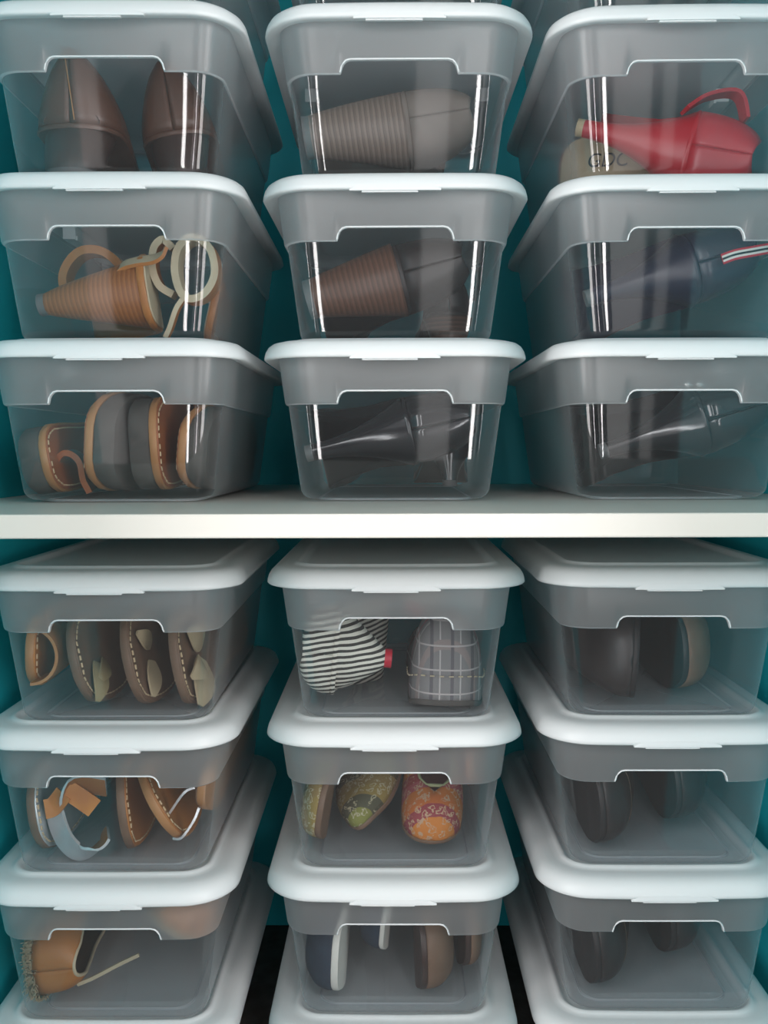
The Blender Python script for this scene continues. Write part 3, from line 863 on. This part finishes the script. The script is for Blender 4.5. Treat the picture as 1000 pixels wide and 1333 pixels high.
s = pump('striped_heel_shoe', 'black and white striped cloth heel with red heel tip pointing right', (4, 'M'), side_centre(-.0065, .036, .047, .20), (-.03, 1, 0), (-1, 0, .10), M['stripe'], M['stripe'], .045, .008, .037, .95, M['beige'], L=.20, W=.086, shape=FULL, tip=M['redrubber'], hs=((0, .026), (.06, .028), (.14, .027), (.3, .026), (.5, .030), (.62, .036), (.75, .034), (.88, .028), (.96, .020), (1, .008)))
s = pump('striped_heel_shoe', 'mate of the striped heel, beige insole showing behind it', (4, 'M'), (.018, .212, .072), (.0, 1, .02), (.35, -.45, .8), M['stripe'], M['redrubber'], .008, .010, .018, 1.0, M['beige'], L=.13, W=.056, tip=M['redrubber'], hs=HS_FLATLOW)
def flat(name, label, box, centre, toe, up, mat, lining, solemat, L=.225, W=.080, trim=None, hs=None, ph=None, insole=None, group=None, shape=ROUND, th=.005, bend=.004):
    s = Shoe(name, label, 'shoe', box, centre, toe, up, L, W, shape, 0, th, bend, group)
    s.sole(solemat)
    kw = {}
    if hs: kw['hs'] = hs
    if ph: kw['ph'] = ph
    s.upper(mat, lining, trim=trim, **kw)
    s.insole(insole or lining)
    return s
HS_FLAT = ((0, .036), (.08, .040), (.3, .034), (.5, .034), (.62, .038), (.75, .034), (.88, .028), (.96, .022), (1, .010))
PH_FLAT = ((0, 72), (.12, 60), (.35, 52), (.55, 58), (.68, 76), (.74, 90), (1, 90))
HS_THIN = ((0, .018), (.1, .021), (.5, .018), (.75, .020), (.9, .019), (.97, .016), (1, .008))
HS_LOW = ((0, .028), (.1, .032), (.5, .028), (.75, .030), (.9, .028), (.97, .024), (1, .014))
s = flat('plaid_shoe', 'grey plaid cloth shoe with white dashes, right half of its box', (4, 'M'), (.040, .138, .003), (.0, -1, .0), (.03, -.0, 1), M['plaid'], M['taupe'], M['greysole'], L=.205, W=.066, shape=FULL, hs=((0, .03), (.1, .036), (.3, .036), (.5, .060), (.62, .072), (.75, .074), (.88, .070), (.96, .056), (1, .022)))
s.stitches(M['cream'], -.0012, .020, t0=.72, step=.008)

s = flat('dark_shoe', 'dark brown shoe filling the left of its box, under the shelf', (4, 'R'), (-.016, .150, .044), YN, (-1, .0, .06), M['charcoal'], M['blackmatte'], M['blackmatte'], W=.084, shape=FULL)
s = flat('dark_shoe', 'olive brown shoe with rounded toe at the right of its box', (4, 'R'), (.020, .185, .044), (.0, -1, 0), (1, .0, .06), M['mocha'], M['blackmatte'], M['blackmatte'], W=.080, shape=FULL)

# ---- fifth row
GV = 'silver and tan sandals'
s = thin_sandal('tan sandal with shiny silver footbed, leftmost in its box', (5, 'L'), (-.066, .145, .044), (-.08, -1, 0), (1, -.08, .14), L=.225, W=.080, top=M['silver'], group=GV, edge=M['mocha'])
s = thin_sandal('brown sandal with a wide silver loop strap lined in tan', (5, 'L'), (.000, .150, .0445), YN, (1, -.02, .12), W=.082, top=M['tan'], group=GV, edge=M['mocha'])
s.band([(-.008, .050, .066), (-.036, .050, .068), (-.052, .048, .050), (-.046, .046, .024), (-.032, .045, .010), (-.016, .046, .014), (-.006, .048, .026)], (-.85, .55, -.75), .022, [M['silver']], .0025, 'loop_strap', False, M['tan'])
s.band([(-.057, .040, .050), (-.050, .042, .052), (-.042, .044, .062)], (0, .3, 1), .016, [M['orange_lining']], .002, 'tan_tab', False)
s.band([(-.040, .044, .066), (-.030, .046, .058), (-.018, .048, .048)], (.4, .2, 1), .016, [M['orange_lining']], .002, 'tan_tab', False)
s = thin_sandal('tan sandal tilted right, with a thin silver strap', (5, 'L'), (.030, .150, .046), (0, -1, 0), (.86, .0, .50), W=.080, top=M['tan'], group=GV)
s.band([(.044, .050, .040), (.058, .050, .060), (.066, .052, .064)], (0, 1, 0), .006, [M['silver']], .002, 'thin_strap')
s.band([(.048, .052, .020), (.056, .050, .022), (.066, .052, .036), (.070, .054, .046)], (0, 1, 0), .006, [M['silver']], .002, 'thin_strap')
s = thin_sandal('brown sandal on edge at the right end, beside the tilted tan one', (5, 'L'), (.0805, .170, .060), YN, (-1, .02, .10), W=.064, top=M['mocha'], group=GV)

GY = 'yellow paisley flats'
s = flat('paisley_flat', 'yellow paisley flat turned on its side at the left edge', (5, 'M'), (-.054, .150, .042), YN, (-1, -.02, .16), M['paisley'], M['greenlining'], M['mocha'], W=.074, L=.23, hs=HS_THIN, ph=PH_FLAT, trim=M['greenlining'], group=GY)
s = flat('paisley_flat', 'yellow paisley flat with pointed toe tipped down, left of centre', (5, 'M'), (-.022, .150, .053), (-.02, -.90, -.34), (-.50, -.30, .78), M['paisley'], M['greenlining'], M['mocha'], W=.066, L=.200, hs=HS_THIN, ph=PH_FLAT, trim=M['greenlining'], group=GY, shape=POINT)
GO = 'orange embroidered flats'
PH_OR = ((0, 72), (.12, 60), (.35, 50), (.64, 54), (.75, 66), (.83, 90), (1, 90))
s = flat('embroidered_flat', 'orange and red embroidered flat with its toe tipped down', (5, 'M'), (.031, .137, .050), (.0, -.87, -.42), (.06, -.42, .90), M['embroid'], M['rose'], M['mocha'], W=.056, L=.195, hs=HS_LOW, ph=PH_OR, trim=M['greenlining'], group=GO, shape=FULL)
s = flat('embroidered_flat', 'orange embroidered flat on edge behind the other, far right', (5, 'M'), (.0795, .200, .060), YN, (-1, -.0, .10), M['embroid'], M['rose'], M['mocha'], W=.062, L=.19, hs=((0, .009), (.1, .010), (.5, .009), (.9, .009), (1, .005)), ph=PH_FLAT, group=GO)

s = flat('dark_shoe', 'charcoal round-toed shoe on its side, left part of its box', (5, 'R'), (-.058, .150, .0445), YN, (1, .0, .10), M['charcoal'], M['blackmatte'], M['blackmatte'], W=.082, shape=FULL)
s.seam(M['mocha'], .86, .034)
s = flat('dark_shoe', 'charcoal shoe pushed to the back right, behind the round-toed one', (5, 'R'), (.016, .165, .050), YN, (1, .0, .10), M['charcoal'], M['blackmatte'], M['blackmatte'], W=.078, L=.19)

# ---- sixth row
s = flat('fringed_shoe', 'orange tan shoe on its side with a straw fringed sole edge', (6, 'L'), (-.074, .146, .038), YT, (1, -.06, .10), M['tan'], M['mocha'], M['fringe'], W=.070, L=.225, trim=M['cream'], th=.008, shape=FULL, hs=HS_FLAT, ph=PH_FLAT)
mb = MB()
for k in range(260):
    t = .14 * random.random() ** 2; sd = random.choice((-1, 1))
    p = s.side(t, sd); p.z = .008 * random.random(); q = p + Vector((-.003 - .004 * random.random(), sd * .002, -.002 + .008 * random.random()))
    mb.tube([p, (p + q) / 2 + Vector((0, 0, .001)), q], .00035, 4)
tag(mb.build('fringe', M['fringe'], s.root), kind='stuff')
s.band([(-.034, .050, .020), (-.020, .050, .026), (.000, .052, .036), (.018, .054, .044)], (0, 0, 1), .003, [M['cream']], .002, 'tie_cord')
s = flat('fringed_shoe', 'tan shoe with ragged fringe at the right rear of its box', (6, 'L'), (.044, .128, .066), YN, (.5, -.1, .8), M['tan'], M['cream'], M['fringe'], W=.058, L=.17, trim=M['fringe'], hs=HS_LOW, ph=PH_FLAT)

s = flat('navy_flat', 'navy canvas flat on edge with a white rubber sole', (6, 'M'), (-.041, .150, .039), YN, (-1, .0, .04), M['navycloth'], M['cream'], M['white'], W=.074, L=.235, th=.006, hs=HS_LOW, shape=FULL)
s = flat('navy_flat', 'navy flat with a cream rim set further back, toe down', (6, 'M'), (-.002, .135, .060), YN, (-1, .0, .10), M['navycloth'], M['cream'], M['white'], W=.060, L=.17, th=.004, hs=((0, .022), (.5, .022), (.9, .022), (1, .010)), ph=PH_FLAT)
s = flat('brown_shoe', 'brown shoe with rounded toe on edge, right of centre', (6, 'M'), (.018, .146, .0435), YN, (1, .0, .03), M['mocha'], M['darkbrown'], M['darkbrown'], W=.078, L=.225, hs=HS_LOW, shape=FULL)
s = flat('brown_shoe', 'smaller brown shoe on edge at the right, further back', (6, 'M'), (.057, .150, .047), YN, (1, .0, .0), M['mocha'], M['darkbrown'], M['darkbrown'], W=.066, L=.18, hs=((0, .014), (.1, .016), (.5, .015), (.75, .016), (.9, .015), (.97, .012), (1, .006)), shape=FULL)

s = flat('dark_shoe', 'charcoal shoe with curved seam on its side, left part of box', (6, 'R'), (-.060, .150, .0435), YN, (1, .0, .10), M['charcoal'], M['blackmatte'], M['blackmatte'], W=.080, shape=FULL)
s.seam(M['mocha'], .86, .034)
s = flat('dark_shoe', 'charcoal shoe at the right rear of the lowest shoe box shown', (6, 'R'), (.014, .165, .052), YN, (1, .0, .10), M['charcoal'], M['blackmatte'], M['blackmatte'], W=.076, L=.19)
